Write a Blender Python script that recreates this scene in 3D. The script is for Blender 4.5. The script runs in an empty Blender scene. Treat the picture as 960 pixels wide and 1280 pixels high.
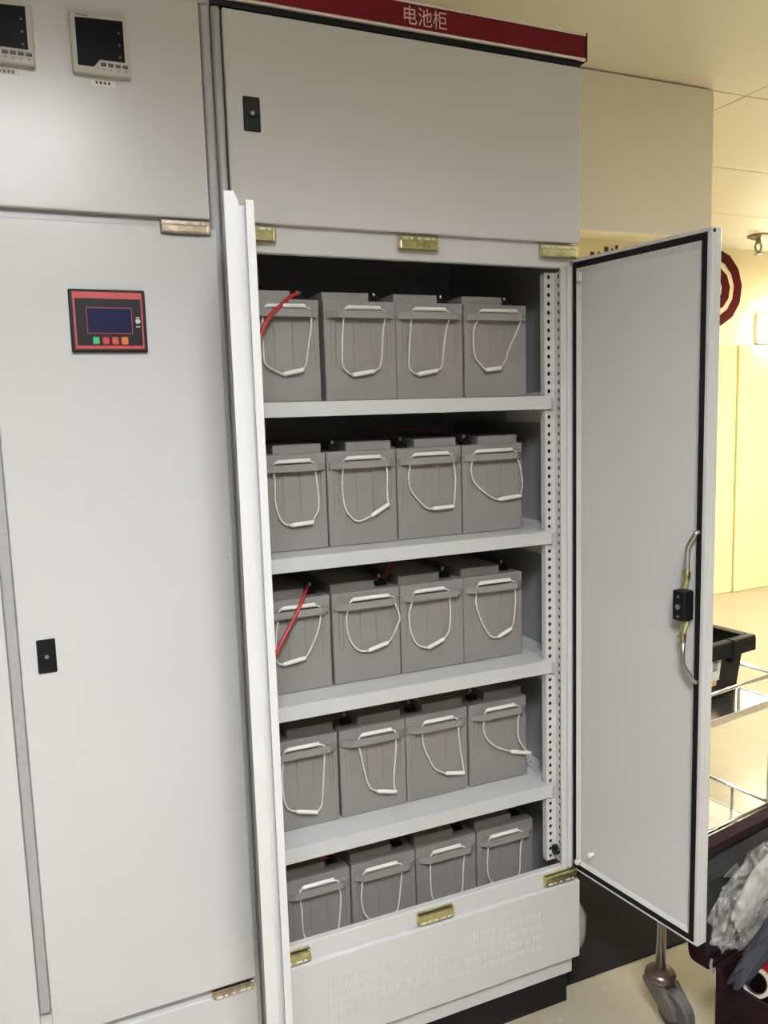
import bpy, bmesh, math, random
from mathutils import Matrix, Vector

scene = bpy.context.scene
COL = scene.collection
random.seed(7)

# ------------------------------------------------------------------ camera
cam_d = bpy.data.cameras.new('camera')
cam_d.sensor_fit = 'VERTICAL'
cam_d.sensor_height = 36.0
cam_d.sensor_width = 27.0
cam_d.lens = 1007.394 / 1280.0 * 36.0
cam_d.clip_start = 0.02
cam = bpy.data.objects.new('camera', cam_d)
COL.objects.link(cam)
_yaw, _pitch, _roll = 0.4054, -0.1257, -0.0298
_f = Vector((math.sin(_yaw) * math.cos(_pitch), math.cos(_yaw) * math.cos(_pitch), math.sin(_pitch)))
_r0 = Vector((math.cos(_yaw), -math.sin(_yaw), 0))
_u0 = _r0.cross(_f)
_r = _r0 * math.cos(_roll) + _u0 * math.sin(_roll)
_u = -_r0 * math.sin(_roll) + _u0 * math.cos(_roll)
cam.matrix_world = Matrix(((_r.x, _u.x, -_f.x, -0.3519), (_r.y, _u.y, -_f.y, -1.5268), (_r.z, _u.z, -_f.z, 1.5029), (0, 0, 0, 1)))
scene.camera = cam

# ------------------------------------------------------------------ view, world, light strengths
scene.view_settings.view_transform = 'Standard'
scene.view_settings.look = 'None'
scene.view_settings.exposure = 0.0
scene.view_settings.gamma = 1.0
scene.view_settings.use_curve_mapping = False
world = bpy.data.worlds.new('world')
scene.world = world
world.use_nodes = True
world.node_tree.nodes['Background'].inputs[0].default_value = (0.5, 0.5, 0.5, 1)
world.node_tree.nodes['Background'].inputs[1].default_value = 0.05
LAMP_NEAR = 98.0        # emission of the ceiling lamp in front of the cabinets
FILL_FAR = 115.0         # added unseen fill light at the far end of the room
FILL_MID = 22.0         # added unseen fill light to the right of the camera
LAMP_WALL = 60.0       # lamp on the yellow wall

# ------------------------------------------------------------------ materials
def mat(name, col, rough=0.5, metal=0.0, bump=0.0, bscale=400.0, mottle=0.0, mscale=3.0, emit=0.0,
        trans=0.0, alpha=1.0, spec=0.5, coat=0.0, stretch=None):
    m = bpy.data.materials.new(name)
    m.use_nodes = True
    nt = m.node_tree
    b = nt.nodes['Principled BSDF']
    b.inputs['Base Color'].default_value = (col[0], col[1], col[2], 1)
    b.inputs['Roughness'].default_value = rough
    b.inputs['Metallic'].default_value = metal
    b.inputs['Specular IOR Level'].default_value = spec
    b.inputs['Coat Weight'].default_value = coat
    b.inputs['Transmission Weight'].default_value = trans
    b.inputs['Alpha'].default_value = alpha
    if emit:
        b.inputs['Emission Color'].default_value = (col[0], col[1], col[2], 1)
        b.inputs['Emission Strength'].default_value = emit
    tc = nt.nodes.new('ShaderNodeTexCoord')
    vec = tc.outputs['Object']
    if stretch:
        mp = nt.nodes.new('ShaderNodeMapping')
        mp.inputs['Scale'].default_value = stretch
        nt.links.new(vec, mp.inputs[0])
        vec = mp.outputs[0]
    if mottle:
        n = nt.nodes.new('ShaderNodeTexNoise')
        n.inputs['Scale'].default_value = mscale
        n.inputs['Detail'].default_value = 5
        n.inputs['Roughness'].default_value = 0.6
        nt.links.new(vec, n.inputs['Vector'])
        r = nt.nodes.new('ShaderNodeValToRGB')
        r.color_ramp.elements[0].position = 0.3
        r.color_ramp.elements[1].position = 0.7
        r.color_ramp.elements[0].color = tuple(max(0, c * (1 - mottle)) for c in col) + (1,)
        r.color_ramp.elements[1].color = tuple(min(1, c * (1 + mottle)) for c in col) + (1,)
        nt.links.new(n.outputs['Fac'], r.inputs[0])
        nt.links.new(r.outputs[0], b.inputs['Base Color'])
    if bump:
        n2 = nt.nodes.new('ShaderNodeTexNoise')
        n2.inputs['Scale'].default_value = bscale
        n2.inputs['Detail'].default_value = 2
        nt.links.new(vec, n2.inputs['Vector'])
        bp = nt.nodes.new('ShaderNodeBump')
        bp.inputs['Strength'].default_value = bump
        bp.inputs['Distance'].default_value = 0.002
        nt.links.new(n2.outputs['Fac'], bp.inputs['Height'])
        nt.links.new(bp.outputs[0], b.inputs['Normal'])
    return m

M = {}
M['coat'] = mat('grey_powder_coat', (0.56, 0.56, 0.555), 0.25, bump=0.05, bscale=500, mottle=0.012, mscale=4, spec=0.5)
M['coat_shaded'] = mat('grey_powder_coat_shaded', (0.36, 0.37, 0.375), 0.45, bump=0.05, bscale=500, mottle=0.02, mscale=5)  # same cabinet grey made darker, interior shade put into the colour
M['shelfcoat'] = mat('grey_shelf_coat', (0.50, 0.51, 0.51), 0.38, bump=0.05, bscale=300, mottle=0.02, mscale=8)
M['greytrim'] = mat('grey_strip_plastic', (0.35, 0.35, 0.35), 0.5, bump=0.1, bscale=700, mottle=0.06, mscale=90)
M['hollow_shade'] = mat('shade_post_inside', (0.05, 0.05, 0.05), 0.6)  # near-black liner, paints the shade inside the post holes
M['plinth'] = mat('black_plinth_paint', (0.010, 0.010, 0.011), 0.55, mottle=0.2, mscale=9, spec=0.2)
M['black'] = mat('black_plastic', (0.007, 0.007, 0.008), 0.45, bump=0.03, bscale=900, spec=0.2)
M['blackgloss'] = mat('black_display', (0.003, 0.003, 0.0035), 0.3, spec=0.03)
M['rubber'] = mat('black_rubber_gasket', (0.006, 0.006, 0.006), 0.7, spec=0.2)
M['battery'] = mat('grey_battery_plastic', (0.225, 0.214, 0.204), 0.55, bump=0.06, bscale=700, mottle=0.03, mscale=14)
M['batlid'] = mat('grey_battery_lid', (0.235, 0.224, 0.214), 0.55, bump=0.06, bscale=700, mottle=0.03, mscale=14)
M['rope'] = mat('white_nylon_rope', (0.66, 0.65, 0.61), 0.6, mottle=0.1, mscale=120)
M['tube'] = mat('white_plastic_tube', (0.72, 0.71, 0.67), 0.4, mottle=0.05, mscale=90)
M['brass'] = mat('yellow_passivated_steel', (0.60, 0.57, 0.30), 0.3, metal=1.0, mottle=0.25, mscale=60)
M['nickel'] = mat('brown_tinted_steel', (0.55, 0.47, 0.36), 0.28, metal=1.0, mottle=0.3, mscale=60)
M['steel'] = mat('galvanised_steel', (0.55, 0.53, 0.48), 0.3, metal=1.0, mottle=0.15, mscale=40)
M['stainless'] = mat('brushed_stainless', (0.74, 0.72, 0.68), 0.24, metal=1.0, mottle=0.08, mscale=20, stretch=(1, 14, 1))
M['tray'] = mat('satin_steel_tray', (0.78, 0.77, 0.75), 0.36, metal=0.75, mottle=0.06, mscale=8)
M['alu'] = mat('aluminium_trim', (0.70, 0.69, 0.66), 0.35, metal=0.6)
M['red'] = mat('red_sign_plastic', (0.12, 0.004, 0.009), 0.5, mottle=0.05, mscale=10, spec=0.15)
M['letter'] = mat('pale_lettering', (0.62, 0.45, 0.42), 0.5)
M['redtrim'] = mat('red_panel_print', (0.42, 0.035, 0.03), 0.45)
M['lcd'] = mat('dark_blue_lcd', (0.016, 0.018, 0.05), 0.2, spec=0.2)
M['btn_green'] = mat('green_button', (0.03, 0.38, 0.13), 0.4)
M['btn_red'] = mat('red_button', (0.45, 0.03, 0.03), 0.4)
M['btn_orange'] = mat('orange_button', (0.62, 0.16, 0.05), 0.4)
M['btn_scarlet'] = mat('scarlet_button', (0.50, 0.06, 0.03), 0.4)
M['btn_grey'] = mat('dark_grey_button', (0.06, 0.06, 0.065), 0.5)
M['meter'] = mat('off_white_plastic', (0.50, 0.48, 0.43), 0.45)
M['paper'] = mat('white_label_paper', (0.74, 0.72, 0.66), 0.6)
M['ink'] = mat('black_ink', (0.03, 0.03, 0.035), 0.6)
M['greyink'] = mat('grey_blue_print', (0.16, 0.19, 0.25), 0.6)
M['wire'] = mat('red_cable_sheath', (0.36, 0.022, 0.018), 0.4)
M['ceiling'] = mat('ceiling_panel_paint', (0.81, 0.76, 0.62), 0.6, mottle=0.015, mscale=1.5)
M['ceilgap'] = mat('ceiling_grid_paint', (0.70, 0.66, 0.54), 0.6)
M['board'] = mat('hanging_board_paint', (0.86, 0.81, 0.70), 0.55, mottle=0.01, mscale=2)
M['yellow'] = mat('yellow_wall_paint', (0.90, 0.82, 0.54), 0.35, mottle=0.02, mscale=1.2)
M['yellowlow'] = mat('yellow_gloss_panel', (0.92, 0.82, 0.44), 0.18, mottle=0.02, mscale=1.5)
M['wall'] = mat('grey_wall_paint', (0.17, 0.165, 0.155), 0.6, mottle=0.02, mscale=1.5)
M['wallred'] = mat('dark_red_wall_paint', (0.085, 0.002, 0.006), 0.6, spec=0.15)
M['wallink'] = mat('brown_wall_lettering', (0.06, 0.03, 0.012), 0.5)
M['mat'] = mat('dark_rubber_mat', (0.012, 0.012, 0.013), 0.8, bump=0.1, bscale=120, mottle=0.15, mscale=6, spec=0.12)
M['casterplastic'] = mat('grey_brown_caster_plastic', (0.12, 0.105, 0.09), 0.4, mottle=0.1, mscale=30)
M['casterrubber'] = mat('grey_tyre_rubber', (0.10, 0.10, 0.095), 0.55)
M['capmetal'] = mat('dark_brown_metal', (0.20, 0.155, 0.13), 0.3, metal=0.8)
M['bin'] = mat('black_bin_plastic', (0.010, 0.011, 0.010), 0.4, bump=0.03, bscale=200, spec=0.1)
M['yelstick'] = mat('yellow_sticker', (0.60, 0.42, 0.10), 0.5)
M['maroon'] = mat('maroon_suitcase_fabric', (0.015, 0.004, 0.0065), 0.8, bump=0.15, bscale=900, mottle=0.2, mscale=20, spec=0.2)
M['lining'] = mat('dark_suitcase_lining', (0.032, 0.033, 0.035), 0.6, bump=0.2, bscale=60, mottle=0.3, mscale=12)
M['cloth'] = mat('slate_blue_cloth', (0.027, 0.030, 0.037), 0.85, bump=0.3, bscale=90, mottle=0.3, mscale=18)
M['redbag'] = mat('red_cloth', (0.50, 0.022, 0.025), 0.5, bump=0.2, bscale=80, mottle=0.15, mscale=20)
M['tape'] = mat('cream_tape', (0.50, 0.46, 0.37), 0.5, mottle=0.1, mscale=40)
M['greybag'] = mat('grey_translucent_plastic', (0.36, 0.37, 0.36), 0.25, mottle=0.15, mscale=20)
M['zip'] = mat('silver_zip', (0.5, 0.49, 0.46), 0.35, metal=0.8)
M['troffer'] = mat('lamp_white_frame', (0.8, 0.8, 0.8), 0.5)
M['lamp_near'] = mat('lamp_diffuser_white', (0.96, 0.97, 1.0), 0.5, emit=LAMP_NEAR)
M['fill_mid'] = mat('fill_diffuser_mid', (0.90, 0.95, 1.0), 0.5, emit=FILL_MID)
M['fill_far'] = mat('fill_diffuser_warm', (1.0, 0.92, 0.76), 0.5, emit=FILL_FAR)
M['lamp_wall'] = mat('wall_lamp_glow', (1.0, 0.95, 0.75), 0.5, emit=LAMP_WALL)
M['sprinkler'] = mat('sprinkler_brass', (0.30, 0.26, 0.17), 0.4, metal=0.7)

def bag_material():
    m = bpy.data.materials.new('clear_crumpled_plastic')
    m.use_nodes = True
    nt = m.node_tree
    b = nt.nodes['Principled BSDF']
    b.inputs['Base Color'].default_value = (0.80, 0.80, 0.77, 1)
    b.inputs['Roughness'].default_value = 0.12
    tc = nt.nodes.new('ShaderNodeTexCoord')
    n = nt.nodes.new('ShaderNodeTexNoise')
    n.inputs['Scale'].default_value = 16
    n.inputs['Detail'].default_value = 4
    n.inputs['Distortion'].default_value = 2.5
    nt.links.new(tc.outputs['Object'], n.inputs['Vector'])
    bp = nt.nodes.new('ShaderNodeBump')
    bp.inputs['Strength'].default_value = 0.8
    bp.inputs['Distance'].default_value = 0.01
    nt.links.new(n.outputs['Fac'], bp.inputs['Height'])
    nt.links.new(bp.outputs[0], b.inputs['Normal'])
    r = nt.nodes.new('ShaderNodeValToRGB')
    r.color_ramp.elements[0].color = (0.04, 0.04, 0.04, 1)
    r.color_ramp.elements[0].position = 0.4
    r.color_ramp.elements[1].position = 0.7
    r.color_ramp.elements[1].color = (0.40, 0.40, 0.40, 1)
    nt.links.new(n.outputs['Fac'], r.inputs[0])
    nt.links.new(r.outputs[0], b.inputs['Alpha'])
    return m
M['bag'] = bag_material()
M['fluff'] = mat('white_foam_filling', (0.36, 0.36, 0.32), 0.7, bump=0.3, bscale=40, mottle=0.2, mscale=18)

def floor_material():
    m = mat('beige_epoxy_floor', (0.40, 0.36, 0.27), 0.22, bump=0.05, bscale=60, mottle=0.06, mscale=2.5)
    nt = m.node_tree
    b = nt.nodes['Principled BSDF']
    tc = nt.nodes.new('ShaderNodeTexCoord')
    v = nt.nodes.new('ShaderNodeTexNoise')
    v.inputs['Scale'].default_value = 30
    v.inputs['Detail'].default_value = 4
    nt.links.new(tc.outputs['Object'], v.inputs['Vector'])
    r = nt.nodes.new('ShaderNodeValToRGB')
    r.color_ramp.elements[0].position = 0.60
    r.color_ramp.elements[1].position = 0.78
    r.color_ramp.elements[0].color = (0, 0, 0, 1)
    r.color_ramp.elements[1].color = (0.5, 0.5, 0.5, 1)
    nt.links.new(v.outputs['Fac'], r.inputs[0])
    src = b.inputs['Base Color'].links[0].from_socket
    mx = nt.nodes.new('ShaderNodeMix')
    mx.data_type = 'RGBA'
    mx.inputs['B'].default_value = (0.50, 0.47, 0.38, 1)
    nt.links.new(r.outputs[0], mx.inputs['Factor'])
    nt.links.new(src, mx.inputs['A'])
    nt.links.new(mx.outputs['Result'], b.inputs['Base Color'])
    return m
M['floor'] = floor_material()

# ------------------------------------------------------------------ builders
WM = {}    # world matrix of every object made here

def tag(o, label=None, cat=None, group=None, kind=None):
    if label: o['label'] = label
    if cat: o['category'] = cat
    if group: o['group'] = group
    if kind: o['kind'] = kind
    return o

def thing(name, label, cat, loc=(0, 0, 0), rotz=0.0, group=None):
    o = bpy.data.objects.new(name, None)
    o.empty_display_size = 0.05
    COL.objects.link(o)
    o.location = loc
    o.rotation_euler = (0, 0, rotz)
    WM[o] = Matrix.Translation(Vector(loc)) @ Matrix.Rotation(rotz, 4, 'Z')
    return tag(o, label, cat, group)

def obj(name, bm, material, parent=None, local=False, smooth=False, label=None, kind=None, loc=None):
    """links a bmesh as one mesh object. local: vertices are in the parent's frame, else in the world's."""
    bmesh.ops.recalc_face_normals(bm, faces=bm.faces)
    me = bpy.data.meshes.new(name)
    bm.to_mesh(me)
    bm.free()
    me.materials.append(material)
    if smooth:
        for p in me.polygons: p.use_smooth = True
    o = bpy.data.objects.new(name, me)
    COL.objects.link(o)
    WM[o] = Matrix.Identity(4)
    if loc is not None:
        o.location = loc
        WM[o] = Matrix.Translation(Vector(loc))
    if parent is not None:
        o.parent = parent
        if local:
            WM[o] = WM[parent] @ WM[o]
        else:
            o.matrix_parent_inverse = WM[parent].inverted()
    return tag(o, label, kind=kind)

def struct(name, bm, material, label=None):
    o = obj(name, bm, material)
    return tag(o, label, kind='structure')

def NB(): return bmesh.new()

def box(bm, x0, x1, y0, y1, z0, z1, bev=0.0, seg=1, T=None):
    r = bmesh.ops.create_cube(bm, size=1.0)
    vs = r['verts']
    for v in vs:
        v.co = Vector(((x0 + x1) / 2 + v.co.x * (x1 - x0), (y0 + y1) / 2 + v.co.y * (y1 - y0), (z0 + z1) / 2 + v.co.z * (z1 - z0)))
    if bev > 0:
        es = list({e for v in vs for e in v.link_edges})
        rr = bmesh.ops.bevel(bm, geom=es, offset=bev, segments=seg, profile=0.5, affect='EDGES', clamp_overlap=True)
        vs = list({v for f in rr['faces'] for v in f.verts} | {v for v in vs if v.is_valid})
    if T is not None:
        for v in vs: v.co = T(v.co)
    return bm

def B(x0, x1, y0, y1, z0, z1, bev=0.0, seg=1, T=None):
    return box(NB(), x0, x1, y0, y1, z0, z1, bev, seg, T)

def prism(bm, pts, f0, f1):
    """pts: 2-D outline; f0, f1 map an outline point to the two end faces."""
    a = [bm.verts.new(f0(p)) for p in pts]
    b = [bm.verts.new(f1(p)) for p in pts]
    n = len(pts)
    bm.faces.new(a)
    bm.faces.new(b[::-1])
    for i in range(n):
        bm.faces.new((a[i], b[i], b[(i + 1) % n], a[(i + 1) % n]))
    return bm

def frames(path):
    pts = [Vector(p) for p in path]
    out = []
    n = None
    for i, p in enumerate(pts):
        t = (pts[min(i + 1, len(pts) - 1)] - pts[max(i - 1, 0)])
        if t.length < 1e-9: t = Vector((0, 0, 1))
        t.normalize()
        if n is None:
            n = t.orthogonal().normalized()
        n = (n - t * n.dot(t))
        if n.length < 1e-6: n = t.orthogonal()
        n.normalize()
        out.append((p, n.copy(), t.cross(n)))
    return out

def tube(bm, path, r, seg=8, caps=True):
    rings = []
    fr = frames(path)
    for i, (p, n, b) in enumerate(fr):
        rad = r[i] if isinstance(r, (list, tuple)) else r
        rings.append([bm.verts.new(p + n * math.cos(2 * math.pi * k / seg) * rad + b * math.sin(2 * math.pi * k / seg) * rad) for k in range(seg)])
    for i in range(len(rings) - 1):
        for k in range(seg):
            bm.faces.new((rings[i][k], rings[i][(k + 1) % seg], rings[i + 1][(k + 1) % seg], rings[i + 1][k]))
    if caps:
        bm.faces.new(rings[0])
        bm.faces.new(rings[-1][::-1])
    return bm

def cyl(bm, p0, p1, r, seg=12):
    return tube(bm, [p0, p1], r, seg)

def lathe(bm, prof, c, seg=20):
    """prof: (radius, z) list around the vertical axis through c."""
    rings = []
    for r, z in prof:
        rings.append([bm.verts.new((c[0] + r * math.cos(2 * math.pi * k / seg), c[1] + r * math.sin(2 * math.pi * k / seg), c[2] + z)) for k in range(seg)])
    for i in range(len(rings) - 1):
        for k in range(seg):
            bm.faces.new((rings[i][k], rings[i][(k + 1) % seg], rings[i + 1][(k + 1) % seg], rings[i + 1][k]))
    bm.faces.new(rings[0]); bm.faces.new(rings[-1][::-1])
    return bm

def smooth_path(pts, n=6):
    P = [Vector(p) for p in pts]
    out = []
    for i in range(len(P) - 1):
        p0, p1, p2, p3 = P[max(i - 1, 0)], P[i], P[i + 1], P[min(i + 2, len(P) - 1)]
        for k in range(n):
            t = k / n
            out.append(0.5 * ((2 * p1) + (p2 - p0) * t + (2 * p0 - 5 * p1 + 4 * p2 - p3) * t * t + (3 * p1 - p0 - 3 * p2 + p3) * t ** 3))
    out.append(P[-1])
    return out

def twisted(bm, path, r, turns_per_m=170, seg=5):
    fr = frames(path)
    acc = 0.0
    A, Bp = [], []
    for i, (p, n, b) in enumerate(fr):
        if i: acc += (p - fr[i - 1][0]).length
        a = acc * turns_per_m * 2 * math.pi / 2
        d = n * math.cos(a) + b * math.sin(a)
        A.append(p + d * r * 0.52); Bp.append(p - d * r * 0.52)
    tube(bm, A, r * 0.60, seg); tube(bm, Bp, r * 0.60, seg)
    return bm

def resample(path, step):
    out = [path[0].copy()]
    acc = 0.0
    for i in range(1, len(path)):
        a, b = path[i - 1], path[i]
        L = (b - a).length
        d = step - acc
        while d < L:
            out.append(a + (b - a) * (d / L)); d += step
        acc = L - (d - step)
    out.append(path[-1].copy())
    return out

def holed_strip(bm, O, U, V, N, width, pitch, count, hr_u, hr_v, thick=0.0015, seg=8, u_off=None):
    """a strip of `count` cells along V, each with a real hole; U across, N outwards."""
    O, U, V, N = Vector(O), Vector(U), Vector(V), Vector(N)
    uc = width / 2 if u_off is None else u_off
    for i in range(count):
        base = O + V * (pitch * i)
        c = base + U * uc + V * pitch / 2
        ring = [bm.verts.new(c + U * hr_u * math.cos(2 * math.pi * k / seg) + V * hr_v * math.sin(2 * math.pi * k / seg)) for k in range(seg)]
        back = [bm.verts.new(v.co - N * thick) for v in ring]
        def edgept(k):
            a = 2 * math.pi * k / seg
            du, dv = math.cos(a), math.sin(a)
            ru = (width - uc) if du > 0 else uc
            s = min(ru / abs(du) if abs(du) > 1e-6 else 1e9, (pitch / 2) / abs(dv) if abs(dv) > 1e-6 else 1e9)
            return c + U * du * s + V * dv * s
        outer = [bm.verts.new(edgept(k)) for k in range(seg)]
        corners = [(1, 1, 1), (3, -1, 1), (5, -1, -1), (7, 1, -1)]
        for k, su, sv in corners:
            outer[k].co = base + U * (width if su > 0 else 0) + V * (pitch if sv > 0 else 0)
        for k in range(seg):
            k2 = (k + 1) % seg
            bm.faces.new((ring[k], outer[k], outer[k2], ring[k2]))
            bm.faces.new((ring[k], ring[k2], back[k2], back[k]))
    return bm

def text_mesh(body, size, fn):
    """flat lettering from the built-in font; fn maps (x, y) of the text to a point."""
    cu = bpy.data.curves.new('lettering', 'FONT')
    cu.body = body
    cu.size = size
    to = bpy.data.objects.new('lettering', cu)
    COL.objects.link(to)
    bpy.context.view_layer.update()
    dg = bpy.context.evaluated_depsgraph_get()
    me = bpy.data.meshes.new_from_object(to.evaluated_get(dg))
    bm = NB()
    bm.from_mesh(me)
    bpy.data.objects.remove(to)
    bpy.data.meshes.remove(me)
    if len(bm.verts):
        xs = [v.co.x for v in bm.verts]; zs = [v.co.y for v in bm.verts]
        x0, x1, z0, z1 = min(xs), max(xs), min(zs), max(zs)
        for v in bm.verts:
            v.co = Vector(fn((v.co.x - x0) / (x1 - x0), (v.co.y - z0) / (z1 - z0)))
    return bm

def blob(bm, c, rad, sub=3, amp=0.15, freq=9.0, T=None):
    from mathutils import noise
    r = bmesh.ops.create_icosphere(bm, subdivisions=sub, radius=1.0)
    for v in r['verts']:
        d = v.co.normalized()
        k = 1 + amp * noise.noise(d * freq * 0.35 + Vector(c) * 7) + amp * 0.5 * noise.noise(d * freq + Vector(c) * 13)
        p = Vector((d.x * rad[0] * k, d.y * rad[1] * k, d.z * rad[2] * k))
        v.co = Vector(c) + (T @ p if T is not None else p)
    return bm

# ================================================================== the room
H = 2.62
struct('floor', B(-3.2, 7.0, -3.8, 3.2, -0.05, 0.0), M['floor'], 'beige glossy epoxy floor of the switch room')
ceil = struct('ceiling', B(-3.2, 7.0, -3.8, 3.2, H + 0.012, H + 0.06), M['ceilgap'], 'flat ceiling of large tan panels')
xj = [-3.2, -0.63, 2.17, 4.97, 7.0]
yj = [-3.8, -3.55, -2.82, -2.09, -1.36, -0.63, 0.10, 0.828, 1.559, 2.29, 3.2]
for i in range(4):
    for j in range(len(yj) - 1):
        if j not in (7, 8, 9) and j % 2 == 1:
            continue
        y1 = yj[j + 1] if (j in (7, 8) or j == len(yj) - 2) else yj[min(j + 2, len(yj) - 1)] if j < 7 else yj[j + 1]
        if j == 6: y1 = yj[7]
        obj('ceiling_panel', B(xj[i] + .003, xj[i + 1] - .003, yj[j] + .003, y1 - .003, H, H + 0.0118), M['ceiling'], ceil)
struct('wall_far', B(-3.2, 7.0, 3.128, 3.25, 0, H + 0.06), M['yellow'], 'bright yellow wall at the far end')
struct('wall_right', B(7.0, 7.1, -3.8, 3.2, 0, H + 0.06), M['wall'])
struct('wall_left', B(-3.3, -3.2, -3.8, 3.2, 0, H + 0.06), M['wall'])
struct('wall_back', B(-3.2, 7.0, -3.9, -3.8, 0, H + 0.06), M['wall'])
# glossy yellow lower panels of the far wall
for i, (x0, x1, d) in enumerate([(1.2, 2.2, .014), (2.206, 3.2, .014), (3.206, 4.2, .014), (4.206, 4.60, .014), (4.606, 4.735, .03), (4.741, 5.6, .014), (5.606, 6.9, .014)]):
    tag(obj('trim_%d' % (i + 1), B(x0, x1, 3.128 - d, 3.127, 0.001, 1.915, 0.003), M['yellowlow']), None, kind='structure')
# board hanging from the ceiling behind the cabinet
struct('wall_hanging', B(-3.0, 2.0, 0.812, 0.852, 2.095, H - 0.006, 0.002), M['board'], 'beige board hanging below the ceiling behind the cabinets')

# lamps and added fill lights -----------------------------------------------------------------------------
def troffer(name, label, x0, x1, y0, y1, dm, louvre=False):
    t = thing(name, label, 'lamp', ((x0 + x1) / 2, (y0 + y1) / 2, H - 0.03))
    bm = NB()
    w = 0.025
    box(bm, x0, x1, y0, y0 + w, H - 0.03, H - 0.001); box(bm, x0, x1, y1 - w, y1, H - 0.03, H - 0.001)
    box(bm, x0, x0 + w, y0 + w, y1 - w, H - 0.03, H - 0.001); box(bm, x1 - w, x1, y0 + w, y1 - w, H - 0.03, H - 0.001)
    obj('frame', bm, M['troffer'], t)
    obj('diffuser', B(x0 + w, x1 - w, y0 + w, y1 - w, H - 0.006, H - 0.002), dm, t)
    if louvre:
        nx, ny = max(2, round((x1 - x0) / 0.085)), max(2, round((y1 - y0) / 0.085))
        for i in range(1, nx):
            x = x0 + (x1 - x0) * i / nx
            obj('louvre_blade', B(x - .001, x + .001, y0 + w, y1 - w, H - 0.030, H - 0.0065), M['troffer'], t)
        for j in range(1, ny):
            y = y0 + (y1 - y0) * j / ny
            obj('louvre_blade', B(x0 + w, x1 - w, y - .001, y + .001, H - 0.0295, H - 0.0066), M['troffer'], t)
    return t
troffer('ceiling_or_fill_light', 'white ceiling light in front of the grey cabinets', -0.64, -0.04, -2.56, -1.42, M['lamp_near'], True)
troffer('ceiling_or_fill_light', 'added warm fill light at the far end of the room by the yellow wall', 3.9, 5.1, 0.5, 1.1, M['fill_far'])  # out of view, added to brighten the far floor
troffer('ceiling_or_fill_light', 'added fill light right of the cabinets above the trolley aisle', 2.65, 3.25, -2.2, -1.0, M['fill_mid'])  # out of view, added to brighten the hanging board
wl = thing('wall_lamp', 'glowing rectangular lamp on the yellow wall at the right edge', 'lamp', (4.93, 3.128, 2.02))
obj('housing', B(4.785, 5.10, 3.09, 3.127, 1.925, 2.15, 0.006), M['troffer'], wl)
obj('diffuser', B(4.795, 5.09, 3.06, 3.091, 1.93, 2.14, 0.012, 2), M['lamp_wall'], wl)

# sprinkler -------------------------------------------------------------------------
sp = thing('sprinkler_head', 'small brass sprinkler head hanging from the ceiling near the yellow wall', 'sprinkler', (4.327, 2.70, H))
obj('escutcheon', lathe(NB(), [(0.075, -0.001), (0.075, -0.012), (0.035, -0.03), (0.02, -0.034)], (4.327, 2.70, H), 18), M['sprinkler'], sp)
bm = NB()
cyl(bm, (4.327, 2.70, H - 0.03), (4.327, 2.70, H - 0.06), 0.018)
for s in (-1, 1):
    tube(bm, [(4.327 + s * .016, 2.70, H - .05), (4.327 + s * .030, 2.70, H - .075), (4.327 + s * .022, 2.70, H - .10), (4.327, 2.70, H - .118)], 0.007, 6)
obj('frame', bm, M['sprinkler'], sp)
obj('deflector', lathe(NB(), [(0.012, -0.116), (0.028, -0.122), (0.028, -0.128), (0.012, -0.134)], (4.327, 2.70, H), 14), M['sprinkler'], sp)

# red ring emblem and lettering on the far wall -------------------------------------
def ring(bm, c, ro, ri, y0, y1, n=14, ph=0.2):
    V = []
    for (r, y) in ((ro, y0), (ri, y0), (ri, y1), (ro, y1)):
        V.append([bm.verts.new((c[0] + r * math.cos(2 * math.pi * (k + ph) / n), y, c[1] + r * math.sin(2 * math.pi * (k + ph) / n))) for k in range(n)])
    for a in range(4):
        for k in range(n):
            bm.faces.new((V[a][k], V[a][(k + 1) % n], V[(a + 1) % 4][(k + 1) % n], V[(a + 1) % 4][k]))
    return bm
em = thing('wall_emblem', 'dark red double ring emblem painted on the yellow wall', 'emblem', (4.352, 3.128, 2.33))
obj('outer_ring', ring(NB(), (4.352, 2.33), 0.285, 0.212, 3.120, 3.1275), M['wallred'], em)
obj('inner_ring', ring(NB(), (4.352, 2.325), 0.165, 0.092, 3.120, 3.1275, 12), M['wallred'], em)
ws = thing('wall_lettering', 'row of dark brown characters on the yellow wall above the open door', 'sign', (3.4, 3.128, 2.45))
for (x, z, w) in [(3.255, 2.537, .030), (3.312, 2.54, .02), (3.375, 2.575, .034), (3.425, 2.565, .02), (3.462, 2.59, .022), (3.545, 2.585, .024)]:
    bm = NB()
    box(bm, x - w / 2, x + w / 2, 3.1225, 3.1276, z - 0.15, z, 0.002)
    box(bm, x - w / 2 - .02, x + w / 2 + .015, 3.1226, 3.1275, z - 0.075, z - 0.055, 0.002)
    obj('stroke', bm, M['wallink'], ws)

# dark mat on the floor -------------------------------------------------------------
tag(obj('floor_mat', B(0.792, 1.72, 0.070, 0.98, 0.0005, 0.0045, 0.001), M['mat']), 'dark rubber mat lying on the floor to the right of the battery cabinet', 'mat')
gb = NB()
blob(gb, (0.878, 0.165, 0.098), (0.056, 0.055, 0.086), 3, 0.10, 6)
tag(obj('plastic_bag', gb, M['greybag'], smooth=True), 'grey plastic bag bulging out beside the foot of the battery cabinet', 'bag')

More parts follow.
